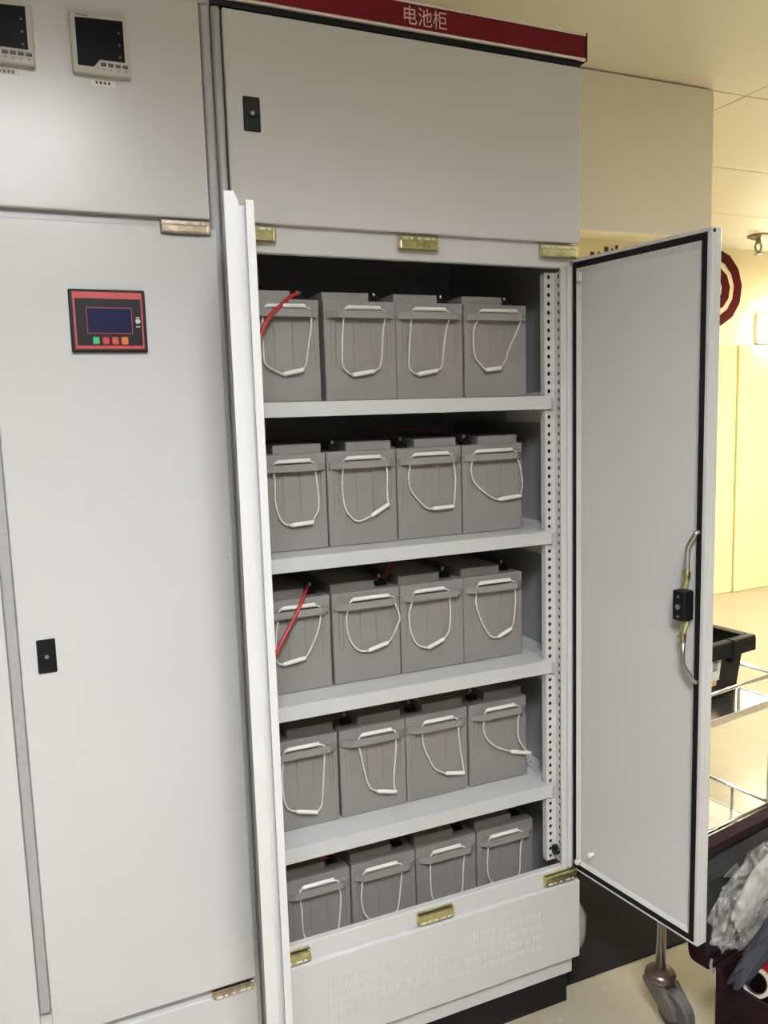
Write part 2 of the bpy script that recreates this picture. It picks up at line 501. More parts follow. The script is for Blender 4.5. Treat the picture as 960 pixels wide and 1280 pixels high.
# ================================================================== shared cabinet pieces
def hinge(parent, xa, xb, z0, z1, up, m, y=-0.004):
    """knuckle hinge lying in the gap; up: knuckle above its leaf."""
    hh = z1 - z0
    bm = NB()
    box(bm, xa, xb, y - 0.0045, y + 0.012, z0, z1, 0.0012, 1)
    h = obj('hinge', bm, m, parent)
    b0, b1 = (z0, z0 + hh * .66) if up else (z0 + hh * .46, z1)
    obj('knuckle_cover', B(xa - 0.002, xb - 0.005, y - (0.0115 if up else 0.0080), y + 0.004, b0, b1, 0.0030, 2), m, h)
    sl = NB()
    zz = z1 - hh * .17 if up else z0 + hh * .17
    for i in range(5):
        x = xa + (xb - xa) * (0.08 + 0.185 * i)
        w = 0.012 if i in (0, 3) else 0.0065
        box(sl, x, x + w, y - 0.0053, y - 0.0040, zz - 0.0024, zz + 0.0024, 0.0006)
    obj('slot', sl, M['paper'], h, label='pale slots')
    st = NB()
    for i in range(4):
        x = xa + (xb - xa) * (0.14 + 0.22 * i)
        zc = (b0 + b1) / 2
        yk = y - (0.0112 if up else 0.0077)
        cyl(st, (x, yk, zc), (x, yk - 0.0012, zc), 0.0032, 8)
    obj('rivet', st, m, h)
    return h

def latch(parent, x0, x1, z0, z1, y=0.0):
    lk = obj('latch', B(x0, x1, y - 0.004, y + 0.001, z0, z1, 0.0015), M['black'], parent)
    cx, cz = (x0 + x1) / 2, (z0 + z1) / 2
    bm = NB()
    tube(bm, [(cx, y - 0.0038, cz), (cx, y - 0.007, cz)], 0.0075, 14)
    obj('key_barrel', bm, M['black'], lk)
    bm = NB()
    tube(bm, [(cx, y - 0.0068, cz), (cx, y - 0.0085, cz)], 0.0035, 10)
    obj('key_slot', bm, M['steel'], lk, label='dull steel key slot')
    return lk

# ================================================================== left control cabinet
LC = thing('control_cabinet', 'closed light grey control cabinet with two meters and a control panel, at left', 'cabinet', (-0.5, 0.3, 0))
obj('plinth', B(-0.98, -0.02, 0.03, 0.58, 0.0, 0.089), M['plinth'], LC)
bm = NB()
box(bm, -1.0, -0.985, 0.016, 0.60, 0.09, 2.235); box(bm, -0.014, -0.0035, 0.016, 0.60, 0.09, 2.235)
obj('side_panel', bm, M['coat'], LC)
obj('back_panel', B(-0.985, -0.014, 0.585, 0.60, 0.09, 2.235), M['coat'], LC)
obj('top_panel', B(-1.0, -0.0035, 0.014, 0.60, 2.235, 2.25), M['coat'], LC)
bm = NB()
bm.free()
for (z0, z1) in ((1.80, 1.90), (0.30, 0.40), (0.09, 0.14)):
    obj('frame_rail', B(-0.985, -0.014, 0.016, 0.03, z0, z1), M['coat'], LC)
obj('frame_post', B(-0.0230, -0.0050, 0.006, 0.026, 0.09, 2.235, 0.007, 4), M['coat_shaded'], LC)
obj('frame_post', B(-1.0, -0.982, 0.001, 0.016, 0.09, 2.235, 0.005, 3), M['coat'], LC)
obj('centre_strip', B(-0.4240, -0.4050, 0.003, 0.03, 0.40, 1.80, 0.004, 3), M['greytrim'], LC, label='darker grey strip between the two doors')
obj('centre_post', B(-0.44, -0.39, 0.0157, 0.035, 0.345, 1.842), M['coat'], LC)
obj('upper_door', B(-0.98, -0.0255, 0.0, 0.0155, 1.858, 2.230, 0.003, 2), M['coat'], LC)
dr = obj('right_door', B(-0.4045, -0.0155, 0.0, 0.0155, 0.3465, 1.842, 0.003, 2), M['coat'], LC)
dl = obj('left_door', B(-0.98, -0.4245, 0.0, 0.0155, 0.3465, 1.842, 0.003, 2), M['coat'], LC)
obj('lower_panel', B(-0.98, -0.0155, 0.0, 0.0155, 0.136, 0.331, 0.003, 2), M['coat'], LC)
latch(dr, -0.3765, -0.345, 1.0545, 1.1155)
hinge(LC, -0.1145, -0.0265, 1.829, 1.853, True, M['nickel'], 0.0)
hinge(LC, -0.1055, -0.0205, 0.327, 0.345, False, M['nickel'], 0.0)
hinge(LC, -0.96, -0.87, 1.829, 1.853, True, M['nickel'], 0.0)

def meter(x0, x1, z0, z1):
    y = -0.012
    w, h = x1 - x0, z1 - z0
    mt = obj('meter', B(x0, x1, y, 0.001, z0, z1, 0.003, 2), M['meter'], LC)
    P = lambda u, v, yy: (x0 + u * w, yy, z1 - v * h)
    out = [(.09, .10), (.90, .06), (.90, .745), (.47, .745), (.36, .875), (.09, .875)]
    bm = NB()
    prism(bm, out, lambda p: P(p[0], p[1], y - 0.0008), lambda p: P(p[0], p[1], y + 0.002))
    obj('display', bm, M['blackgloss'], mt)
    for i in range(4):
        u = .48 + i * .125
        bm = NB()
        a, b = P(u, .79, 0), P(u + .095, .85, 0)
        box(bm, a[0], b[0], y - 0.0015, y + 0.001, b[2], a[2], 0.0012, 2)
        obj('button', bm, M['btn_grey'], mt)
    bm = NB()
    for i in range(4):
        a, b = P(.50 + i * .125, .89, 0), P(.55 + i * .125, .905, 0)
        box(bm, a[0], b[0], y - 0.0004, y + 0.0005, b[2], a[2])
    for i in range(6):
        a, b = P(.10 + i * .035, .035, 0), P(.125 + i * .035, .06, 0)
        box(bm, a[0], b[0], y - 0.0004, y + 0.0005, b[2], a[2])
    obj('print', bm, M['greyink'], mt)
    bm = NB()
    for v in (.25, .45, .65):
        a, b = P(.80, v, 0), P(.84, v + .035, 0)
        box(bm, a[0], b[0], y - 0.0011, y, b[2], a[2])
    obj('unit_mark', bm, M['btn_grey'], mt)
    return mt
meter(-0.2445, -0.150, 2.081, 2.178)
meter(-0.397, -0.302, 2.081, 2.178)
for (x0, x1) in ((-0.217, -0.176), (-0.367, -0.327)):
    lb = obj('meter_label', B(x0, x1, -0.0006, 0.0005, 2.068, 2.0775), M['paper'], LC, label='small white paper label')
    bm = NB()
    for i in range(4):
        a = x0 + (x1 - x0) * (.2 + i * .165)
        box(bm, a, a + .0038, -0.0009, 0, 2.0705, 2.0748)
    obj('character', bm, M['ink'], lb)

cp0, cp1, cz0, cz1 = -0.2795, -0.1515, 1.6185, 1.7265
cp = obj('control_panel', B(cp0, cp1, -0.008, 0.001, cz0, cz1, 0.002), M['black'], LC)
PC = lambda u, v, yy=0: (cp0 + u * (cp1 - cp0), yy, cz1 - v * (cz1 - cz0))
def pbox(u0, u1, v0, v1, y0, y1, bev=0.0):
    a, b = PC(u0, v0), PC(u1, v1)
    return B(a[0], b[0], y0, y1, b[2], a[2], bev)
bm = NB()
for (u0, u1, v0, v1) in ((.05, .955, .045, .145), (.05, .955, .895, .945), (.05, .075, .145, .895), (.935, .955, .145, .895)):
    a, b = PC(u0, v0), PC(u1, v1)
    box(bm, a[0], b[0], -0.0086, -0.0075, b[2], a[2])
for (u0, u1, v0, v1) in ((.215, .81, .285, .295), (.215, .81, .69, .70), (.215, .222, .285, .70), (.803, .81, .285, .70)):
    a, b = PC(u0, v0), PC(u1, v1)
    box(bm, a[0], b[0], -0.0086, -0.0075, b[2], a[2])
obj('red_border', bm, M['redtrim'], cp)
obj('screen', pbox(.225, .80, .30, .685, -0.0085, -0.0075), M['lcd'], cp)
for u, mm in ((.32, 'btn_green'), (.445, 'btn_red'), (.57, 'btn_scarlet'), (.695, 'btn_orange')):
    obj('button', pbox(u - .045, u + .045, .755, .875, -0.0105, -0.0075, .0012), M[mm], cp)
bm = NB()
a = PC(.885, .50)
cyl(bm, (a[0], -0.0078, a[2]), (a[0], -0.0105, a[2]), 0.0042, 12)
obj('indicator_lamp', bm, M['meter'], cp)
bm = NB()
for v in (.43, .575):
    for du in (-.025, .005):
        a, b = PC(.885 + du, v), PC(.885 + du + .02, v + .022)
        box(bm, a[0], b[0], -0.0084, -0.0075, b[2], a[2])
for u in (.345, .47, .595, .72):
    pass
obj('print', bm, M['meter'], cp)
bm = NB()
cyl(bm, (-0.0275, 0.0, 1.23), (-0.0275, -0.0006, 1.23), 0.0012, 8)
obj('rivet', bm, M['btn_grey'], LC)

# ================================================================== battery cabinet
BC = thing('battery_cabinet', 'tall light grey battery cabinet with both lower doors open and a red header', 'cabinet', (0.4, 0.3, 0))
obj('plinth', B(0.01, 0.781, 0.03, 0.58, 0.0, 0.0885), M['plinth'], BC)
bm = NB()
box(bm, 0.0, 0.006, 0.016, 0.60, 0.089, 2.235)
obj('side_panel', bm, M['coat_shaded'], BC)
obj('side_panel', B(0.7840, 0.7945, 0.026, 0.60, 0.089, 2.235), M['coat_shaded'], BC)
obj('light_block_strip', B(0.7840, 0.8060, 0.0275, 0.034, 0.362, 1.8262), M['coat_shaded'], BC)  # added strip that stops far light showing through the hinge gap
obj('back_panel', B(0.006, 0.7840, 0.590, 0.60, 0.089, 2.235), M['coat_shaded'], BC)
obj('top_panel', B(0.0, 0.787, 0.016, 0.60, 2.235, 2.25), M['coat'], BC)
obj('floor_panel', B(0.006, 0.7840, 0.033, 0.59, 0.089, 0.12), M['coat_shaded'], BC)
obj('frame_post', B(-0.0025, 0.0140, 0.004, 0.026, 0.089, 2.235, 0.007, 4), M['coat_shaded'], BC)
obj('frame_rail', B(0.0145, 0.7840, 0.014, 0.032, 1.8065, 1.90, 0.002), M['coat'], BC)
obj('frame_rail', B(0.0145, 0.7840, 0.014, 0.032, 0.300, 0.379, 0.002), M['coat'], BC)
obj('frame_rail', B(0.0145, 0.7870, 0.014, 0.04, 0.0887, 0.150, 0.002), M['coat'], BC)
# right frame rim with a raised lip
obj('door_rim', B(0.7560, 0.7720, 0.014, 0.020, 0.379, 1.8065, 0.001), M['coat'], BC)
obj('rim_lip', B(0.7720, 0.7840, 0.009, 0.020, 0.372, 1.812, 0.003, 2), M['coat'], BC)
obj('door_rim', B(0.0145, 0.036, 0.014, 0.020, 0.379, 1.8065, 0.001), M['coat'], BC)
# perforated mounting post at right (and its hidden twin at left)
PITCH = 0.0196
NH = 72
z_lo = 0.388
bm = NB()
holed_strip(bm, (0.7300, 0.038, z_lo), (1, 0, 0), (0, 0, 1), (0, -1, 0), 0.026, PITCH, NH, 0.0044, 0.0048, u_off=0.0105)
box(bm, 0.7290, 0.7300, 0.038, 0.0545, z_lo, z_lo + PITCH * NH)
obj('mounting_post', bm, M['coat'], BC)
bm = NB()
holed_strip(bm, (0.7560, 0.038, z_lo), (0, -1, 0), (0, 0, 1), (-1, 0, 0), 0.020, PITCH, NH, 0.0040, 0.0052, u_off=0.0145)
obj('post_side', bm, M['coat'], BC)
obj('post_back', B(0.7305, 0.7790, 0.0548, 0.0565, z_lo, 1.80), M['hollow_shade'], BC)  # dark backing stands for shade behind the holes
obj('post_back', B(0.7770, 0.7790, 0.0220, 0.0545, z_lo, 1.80), M['hollow_shade'], BC)
obj('mounting_post', B(0.036, 0.060, 0.038, 0.052, z_lo, 1.80), M['coat'], BC)

# shelves with perforated side rails
SHELVES = [(1.4941, 1.5242), (1.1807, 1.2106), (0.8681, 0.8998), (0.5546, 0.5869)]
for zb, zt in SHELVES:
    bm = NB()
    box(bm, 0.040, 0.7410, 0.0300, 0.0325, zb, zt, 0.0008)
    box(bm, 0.040, 0.7410, 0.0320, 0.575, zt - 0.0025, zt)
    sh = obj('shelf', bm, M['shelfcoat'], BC)
    obj('hook', B(0.7412, 0.7500, 0.0310, 0.0370, zb - 0.004, zt - 0.006, 0.001), M['coat_shaded'], sh)
    bm = NB()
    n = 26
    holed_strip(bm, (0.7415, 0.056, zb - 0.030), (0, 0, 1), (0, 1, 0), (-1, 0, 0), zt - zb + 0.040, PITCH, n, 0.0035, 0.0035, u_off=0.018)
    holed_strip(bm, (0.7415, 0.056, zt + 0.010), (1, 0, 0), (0, 1, 0), (0, 0, 1), 0.038, PITCH, n, 0.0036, 0.0042, u_off=0.012)
    obj('shelf_rail', bm, M['shelfcoat'], BC)
    obj('shelf_rail', B(0.012, 0.0395, 0.056, 0.56, zb - 0.02, zt + 0.010), M['shelfcoat'], BC)
bm = NB()
box(bm, 0.040, 0.7410, 0.0340, 0.575, 0.2585, 0.261); box(bm, 0.040, 0.7410, 0.0335, 0.036, 0.231, 0.261)
obj('shelf', bm, M['shelfcoat'], BC)
bm = NB()
for y in (0.06, 0.53):
    box(bm, 0.04, 0.06, y, y + .02, 0.12, 0.2585); box(bm, 0.72, 0.74, y, y + .02, 0.12, 0.2585)
obj('shelf_bracket', bm, M['coat_shaded'], BC)

# fixed upper door, lower louvred panel
ud = obj('upper_door', B(0.0160, 0.8000, 0.0, 0.0138, 1.858, 2.229, 0.003, 2), M['coat'], BC)
latch(ud, 0.0460, 0.0775, 2.020, 2.0805)
lp = obj('lower_panel', B(0.0160, 0.8000, 0.0, 0.0138, 0.1361, 0.3391, 0.003, 2), M['coat'], BC)
bm = NB()
for (z0, z1) in ((.270, .290), (.243, .261), (.216, .233), (.189, .205)):
    for i in range(58):
        x = 0.140 + i * (0.542 / 57)
        a = [bm.verts.new(p) for p in ((x - .0022, 0.0002, z0), (x + .0022, 0.0002, z0), (x + .0022, 0.0002, z1), (x - .0022, 0.0002, z1))]
        t0 = bm.verts.new((x + .0012, -0.0014, z0 + .003)); t1 = bm.verts.new((x + .0012, -0.0014, z1 - .003))
        bm.faces.new((a[0], a[1], t0)); bm.faces.new((a[2], a[3], t1))
        bm.faces.new((a[1], a[2], t1, t0)); bm.faces.new((a[3], a[0], t0, t1))
obj('louvre_slots', bm, M['coat'], lp, kind='stuff')
# header
hd = obj('header', B(-0.0020, 0.8000, 0.0005, 0.016, 2.2310, 2.295), M['black'], BC, label='black header backing')
obj('sign_face', B(0.000, 0.8075, -0.0070, -0.001, 2.2455, 2.2905), M['red'], hd, label='dark red sign strip')
bm = NB()
box(bm, -0.002, 0.8080, -0.0085, -0.001, 2.2905, 2.2950, 0.0008); box(bm, -0.002, 0.8080, -0.0085, -0.001, 2.2405, 2.2455, 0.0008)
obj('sign_trim', bm, M['alu'], hd)
obj('end_cap', B(0.8080, 0.8100, -0.0095, 0.012, 2.2390, 2.2965), M['black'], hd)
obj('lettering', text_mesh('电池柜', 0.04, lambda u, v: (0.374 + u * 0.0945, -0.0076, 2.2515 + v * 0.0345)), M['letter'], hd, label='pale Chinese characters reading battery cabinet')
# hinges in the gaps above and below the door bay
for (a, b) in ((0.058, 0.099), (0.3565, 0.4460), (0.6980, 0.7930)):
    hinge(BC, a if a > 0.06 else 0.010, b, 1.826, 1.853, True, M['brass'], 0.006)
for (a, b) in ((0.016, 0.1050), (0.3595, 0.4500), (0.7010, 0.7930)):
    hinge(BC, a, b, 0.3445, 0.3715, False, M['brass'], 0.006)
bm = NB()
box(bm, 0.742, 0.756, 0.025, 0.037, 0.405, 0.428, 0.002); cyl(bm, (0.745, 0.025, 0.418), (0.745, 0.012, 0.418), 0.005, 8)
obj('door_stop', bm, M['black'], BC)

# open doors -------------------------------------------------------------------------
def door(name, hx, hy, ang, side, label):
    """side +1: hinged at right (inner face towards -x); -1: hinged at left."""
    if side > 0:
        du = Vector((-math.cos(ang), -math.sin(ang), 0)); nv = Vector((-math.sin(ang), math.cos(ang), 0))
        if nv.x > 0: nv = -nv
    else:
        du = Vector((math.cos(ang), -math.sin(ang), 0)); nv = Vector((math.sin(ang), math.cos(ang), 0))
        if nv.x < 0: nv = -nv
    O = Vector((hx, hy, 0))
    T = lambda p: O + du * p.x + nv * p.y + Vector((0, 0, p.z))
    L, zt, zb = (0.361 if side > 0 else 0.379), 1.8275, 0.3600
    t = 0.030 if side > 0 else 0.043
    d = NB()
    if side > 0:
        box(d, 0.0, L, -t, -0.012, zb, zt, 0.002, 2, T)
        box(d, 0.351, L, -0.0125, 0.0, zb, zt, 0.002, 2, T)           # flanges
        box(d, 0.004, 0.352, -0.0125, 0.0, 1.8205, zt, 0.001, 1, T)
        box(d, 0.004, 0.352, -0.0125, 0.0, zb, 0.3625, 0.0008, 1, T)
        O2 = 0.0
    else:
        O2 = 0.0
        # free-edge channel: outer skin with a cut corner, recess, inner lip
        prism(d, [(-t, zb), (-t, zt - .004), (-t + .014, zt - .004), (-t + .020, zt - .019), (-t + .020, zb)],
              lambda p: T(Vector((0, p[0], p[1]))), lambda p: T(Vector((L, p[0], p[1]))))
        box(d, 0.0, L - 0.026, -t + .0195, -0.0125, zb + .008, zt - .018, 0, 1, T)
        box(d, 0.345, L - 0.001, -0.0128, 0.0, zb + .010, zt - .0155, 0.0012, 2, T)
        box(d, 0.004, 0.346, -0.0128, 0.0, zt - .024, zt - .0155, 0.001, 1, T)
        box(d, 0.004, 0.346, -0.0128, 0.0, zb + .010, zb + .014, 0.0008, 1, T)
    D = obj(name, d, M['coat'], BC, label=label)
    g = NB()
    g0, g1 = (0.337, 0.351) if side > 0 else (0.331, 0.345)
    gt = 1.8205 if side > 0 else zt - .024
    gb = 0.3625 if side > 0 else zb + .014
    box(g, g0, g1, -0.0122, -0.0015, gb, gt, 0.002, 1, T)
    box(g, 0.0, 0.0095, -0.0122, 0.0005, gb, gt, 0.002, 1, T)
    box(g, 0.0095, g0, -0.0122, -0.0015, gt - 0.0135, gt, 0.002, 1, T)
    box(g, 0.0095, g0, -0.0122, -0.0015, gb, gb + 0.0145, 0.002, 1, T)
    obj('gasket', g, M['rubber'], D, label='black rubber door gasket')
    p = NB()
    u0, u1, v0, v1 = 0.0100, g0 - .0005, gb + 0.0150, gt - 0.0140
    zi = [(u0, v0), (u1, v0), (u1, v1), (u0, v1)]
    k = 0.009
    a = [p.verts.new(T(Vector((u, -0.0118, z)))) for u, z in zi]
    b = [p.verts.new(T(Vector((u, -0.0015, z)))) for u, z in zi]
    c = [p.verts.new(T(Vector((u, -0.0085, z)))) for u, z in [(u0 + k, v0 + k), (u1 - k * .3, v0 + k), (u1 - k * .3, v1 - k * 1.5), (u0 + k, v1 - k * 1.5)]]
    p.faces.new(c); p.faces.new(a[::-1])
    for i in range(4):
        j = (i + 1) % 4
        p.faces.new((a[i], a[j], b[j], b[i])); p.faces.new((b[i], b[j], c[j], c[i]))
    obj('inner_panel', p, M['coat'], D)
    return D, T

DR, TR = door('right_door', 0.795, 0.022, 1.7186, 1, 'right door swung open, inner side showing')
DLf, TL = door('left_door', 0.0525, 0.0310, 1.7968, -1, 'left door swung open, seen edge on')
V3 = lambda u, v, z: TR(Vector((u, v, z)))
lb = obj('lock_box', box(NB(), 0.304, 0.3345, -0.003, 0.026, 1.0615, 1.1235, 0.0025, 1, TR), M['black'], DR)
bm = NB()
cyl(bm, V3(.3195, .025, 1.091), V3(.3195, .029, 1.091), 0.0055, 12)
for z in (1.071, 1.112): cyl(bm, V3(.3195, .025, z), V3(.3195, .0275, z), 0.0028, 8)
obj('screw', bm, M['steel'], DR)
bm = NB()
tube(bm, [V3(.3195, .010, 1.120), V3(.3235, .012, 1.135), V3(.3265, .012, 1.150)], 0.0065, 8)
box(bm, .3215, .3315, .005, .018, 1.143, 1.168, .0015, 1, TR)
cyl(bm, V3(.3175, .012, 1.158), V3(.335, .012, 1.158), 0.004, 8)
obj('rod_clip', bm, M['brass'], DR)
bm = NB()
tube(bm, [V3(.328, .010, 1.062), V3(.3235, .012, 1.046), V3(.3205, .012, 1.036)], 0.0065, 8)
box(bm, .3155, .3255, .005, .018, 1.014, 1.040, .0015, 1, TR)
cyl(bm, V3(.3095, .012, 1.024), V3(.3265, .012, 1.024), 0.004, 8)
obj('rod_clip', bm, M['brass'], DR)
bm = NB()
tube(bm, [V3(.3285, .012, 1.150), V3(.3285, .012, 1.209), V3(.331, .012, 1.217), V3(.3455, .010, 1.243), V3(.3485, .004, 1.246)], 0.0048, 10)
obj('locking_rod', bm, M['steel'], DR, smooth=True)
bm = NB()
tube(bm, [V3(.3215, .012, 1.030), V3(.3215, .012, .975), V3(.3235, .012, .966), V3(.346, .010, .939), V3(.349, .004, .936)], 0.0048, 10)
obj('locking_rod', bm, M['steel'], DR, smooth=True)
for (u, z) in ((.0634, .4262), (.0214, .3880)):
    bm = NB()
    cyl(bm, V3(u, -.004, z), V3(u, .012, z), 0.0045, 10); cyl(bm, V3(u, .006, z), V3(u, .010, z), 0.007, 6)
    obj('stud', bm, M['tube'], DR)
obj('clip', box(NB(), .018, .026, -.003, .008, 1.776, 1.797, .001, 1, TR), M['coat'], DR)
obj('vent_hole', box(NB(), .3640, .3690, -.001, .0006, 1.8165, 1.8225, 0, 1, TR), M['rubber'], DR)

# ================================================================== batteries
BW, BD, BH = 0.162, 0.36, 0.206
def battery_case(m):
    bm = NB()
    box(bm, 0, BW, 0, BD, 0, 0.176, 0.003, 2)
    # moulded ridges down the front
    for x, w in ((.0150, .0016), (.0245, .0016), (.0660, .0022), (.1040, .0022), (.1420, .0016), (.1500, .0016)):
        z0 = 0.066
        vs = [bm.verts.new(p) for p in ((x - w, 0.0004, 0.172), (x + w, 0.0004, 0.172), (x + w, 0.0004, z0), (x - w, 0.0004, z0), (x, -0.0014, 0.172), (x, -0.0010, z0 + .012))]
        bm.faces.new((vs[0], vs[4], vs[5], vs[3])); bm.faces.new((vs[4], vs[1], vs[2], vs[5])); bm.faces.new((vs[5], vs[2], vs[3])); bm.faces.new((vs[0], vs[1], vs[4]))
    return bm
def battery_lid():
    bm = NB()
    box(bm, 0.0, BW, 0.0, BD, 0.1755, BH, 0.002, 2)
    return bm
def battery_ledge():
    bm = NB()
    out = [(0.003, 0.001), (0.005, -0.004), (0.026, -0.0185), (0.138, -0.0185), (0.157, -0.004), (0.159, 0.001)]
    prism(bm, out, lambda p: (p[0], p[1], 0.1700), lambda p: (p[0], p[1], 0.1830))
    # cord slots: low lip on the ledge leaving a trough for the grip
    out2 = [(0.005, -0.004), (0.026, -0.0185), (0.138, -0.0185), (0.157, -0.004), (0.153, -0.003), (0.136, -0.0155), (0.028, -0.0155), (0.009, -0.003)]
    prism(bm, out2, lambda p: (p[0], p[1], 0.1828), lambda p: (p[0], p[1], 0.1850))
    return bm
# rope of each battery: left run, loose grip, right run (metres in the battery's own front plane)
ROPES = [
    ([(0.041, 0.167), (0.04, 0.124), (0.04, 0.086), (0.046, 0.073), (0.061, 0.064)], [(0.078, 0.056), (0.122, 0.065)], [(0.128, 0.078), (0.134, 0.11), (0.141, 0.146), (0.142, 0.173)]),
    ([(0.04, 0.174), (0.037, 0.141), (0.035, 0.101), (0.035, 0.073), (0.044, 0.061)], [(0.056, 0.053), (0.106, 0.061)], [(0.119, 0.07), (0.125, 0.101), (0.129, 0.145), (0.134, 0.174)]),
    ([(0.032, 0.174), (0.03, 0.142), (0.026, 0.101), (0.025, 0.069), (0.033, 0.058)], [(0.045, 0.053), (0.093, 0.061)], [(0.105, 0.072), (0.11, 0.111), (0.117, 0.15), (0.124, 0.174)]),
    ([(0.03, 0.177), (0.02, 0.15), (0.018, 0.114), (0.023, 0.088), (0.034, 0.075)], [(0.048, 0.061), (0.088, 0.065)], [(0.101, 0.083), (0.109, 0.105), (0.127, 0.138), (0.142, 0.179)]),
    ([(0.044, 0.177), (0.046, 0.147), (0.045, 0.112), (0.05, 0.082), (0.061, 0.063)], [(0.077, 0.057), (0.126, 0.06)], [(0.132, 0.072), (0.139, 0.087), (0.14, 0.117), (0.137, 0.154), (0.134, 0.176)]),
    ([(0.033, 0.174), (0.03, 0.138), (0.033, 0.095), (0.044, 0.069), (0.065, 0.053)], [(0.096, 0.063), (0.139, 0.086)], [(0.136, 0.1), (0.136, 0.125), (0.137, 0.153), (0.132, 0.174)]),
    ([(0.03, 0.177), (0.024, 0.144), (0.028, 0.115), (0.045, 0.091), (0.066, 0.071)], [(0.083, 0.067), (0.136, 0.069)], [(0.138, 0.081), (0.14, 0.101), (0.142, 0.137), (0.135, 0.177)]),
    ([(0.022, 0.176), (0.018, 0.151), (0.026, 0.121), (0.048, 0.099), (0.075, 0.081)], [(0.092, 0.076), (0.152, 0.081)], [(0.155, 0.095), (0.157, 0.109), (0.152, 0.146), (0.14, 0.176)]),
    ([(0.042, 0.175), (0.036, 0.13), (0.034, 0.09), (0.038, 0.074)], [(0.049, 0.07), (0.099, 0.077)], [(0.104, 0.082), (0.118, 0.106), (0.132, 0.138), (0.137, 0.177)]),
    ([(0.036, 0.18), (0.03, 0.155), (0.031, 0.12), (0.041, 0.092), (0.058, 0.074)], [(0.078, 0.071), (0.127, 0.083)], [(0.137, 0.092), (0.15, 0.116), (0.158, 0.138), (0.145, 0.176)]),
    ([(0.026, 0.181), (0.018, 0.141), (0.021, 0.1), (0.037, 0.067)], [(0.064, 0.056), (0.105, 0.071)], [(0.118, 0.087), (0.123, 0.124), (0.12, 0.18)]),
    ([(0.03, 0.181), (0.029, 0.142), (0.043, 0.099), (0.066, 0.061)], [(0.088, 0.055), (0.126, 0.072)], [(0.132, 0.087), (0.138, 0.139), (0.134, 0.178)]),
    ([(0.033, 0.171), (0.03, 0.123), (0.032, 0.08), (0.041, 0.056)], [(0.058, 0.047), (0.106, 0.034)], [(0.114, 0.043), (0.118, 0.054), (0.123, 0.103), (0.128, 0.168)]),
    ([(0.041, 0.172), (0.05, 0.13), (0.059, 0.084), (0.068, 0.061)], [(0.084, 0.051), (0.132, 0.039)], [(0.127, 0.052), (0.127, 0.079), (0.133, 0.133), (0.133, 0.17)]),
    ([(0.036, 0.172), (0.04, 0.139), (0.053, 0.103), (0.07, 0.072)], [(0.097, 0.056), (0.146, 0.047)], [(0.145, 0.06), (0.137, 0.112), (0.131, 0.173)]),
    ([(0.036, 0.174), (0.035, 0.144), (0.045, 0.118), (0.069, 0.094)], [(0.11, 0.074), (0.169, 0.058)], [(0.153, 0.07), (0.134, 0.102), (0.132, 0.137), (0.135, 0.173)]),
    ([(0.038, 0.171), (0.042, 0.136), (0.042, 0.108), (0.044, 0.08), (0.052, 0.062)], [(0.066, 0.054), (0.112, 0.056)], [(0.124, 0.066), (0.129, 0.082), (0.135, 0.14), (0.131, 0.176)]),
    ([(0.023, 0.17), (0.019, 0.126), (0.024, 0.09), (0.040, 0.066)], [(0.058, 0.056), (0.098, 0.060)], [(0.107, 0.07), (0.112, 0.082), (0.119, 0.13), (0.122, 0.172)]),
    ([(0.032, 0.172), (0.032, 0.132), (0.035, 0.082), (0.045, 0.064)], [(0.058, 0.056), (0.104, 0.058)], [(0.115, 0.068), (0.119, 0.082), (0.122, 0.133), (0.125, 0.177)]),
    ([(0.025, 0.171), (0.023, 0.112), (0.029, 0.082), (0.042, 0.064)], [(0.056, 0.056), (0.102, 0.058)], [(0.113, 0.068), (0.117, 0.083), (0.12, 0.139), (0.123, 0.176)]),
]
RIGHTS = [[.203, .3755, .538, .7045], [.2160, .3805, .5450, .7100], [.2130, .3800, .5440, .7070], [.2180, .3850, .5490, .7160], [.2360, .4020, .5670, .7330]]
BASEZ = [1.5242, 1.2106, 0.8998, 0.5869, 0.2610]
FRONT = [0.075, 0.105, 0.105, 0.105, 0.105]
ROWN = ['top', 'second', 'third', 'fourth', 'bottom']
COLN = ['leftmost', 'second from left', 'third from left', 'rightmost']
EXTRA = ['a red cable crosses its front', 'rope hangs in a narrow U', 'rope grip hangs low and tilted', 'rope pulled into a V',
         'rope grip low at right', 'rope grip tilted steeply up at right', 'rope grip level at right', 'wide rope loop swung to the right',
         'a red cable crosses its front', 'wide round rope loop', 'rope grip tilted up at right', 'rope loop tapering down to the right',
         'rope hangs almost to its foot', 'rope slants to a level grip', 'rope slants to a low right grip', 'rope grip sticks out past its right edge',
         'red cable lug on its terminal', 'left rope short and half hidden', 'both rope ends hang straight', 'nearest the cabinet post']
case_me = lid_me = ledge_me = None
shared = {}
def shared_part(name, key, fn, material, parent):
    if key in shared:
        o = bpy.data.objects.new(name, shared[key])
        COL.objects.link(o)
        o.parent = parent
        WM[o] = WM[parent]
        return o
    o = obj(name, fn(), material, parent, local=True)
    shared[key] = o.data
    return o
def f_block(right):
    def fn():
        bm = NB()
        x0, x1 = (0.003, 0.108) if right else (0.051, 0.158)
        box(bm, x0, x1, 0.016, BD - 0.016, BH - .001, BH + 0.019, 0.0015, 1)
        return bm
    return fn
def f_term(right):
    def fn():
        bm = NB()
        x = 0.132 if right else 0.030
        box(bm, x - .011, x + .011, 0.030, 0.052, BH - .001, BH + 0.008, 0.001)
        box(bm, x - .006, x + .006, 0.034, 0.040, BH + .007, BH + 0.016, 0.0006)
        return bm
    return fn
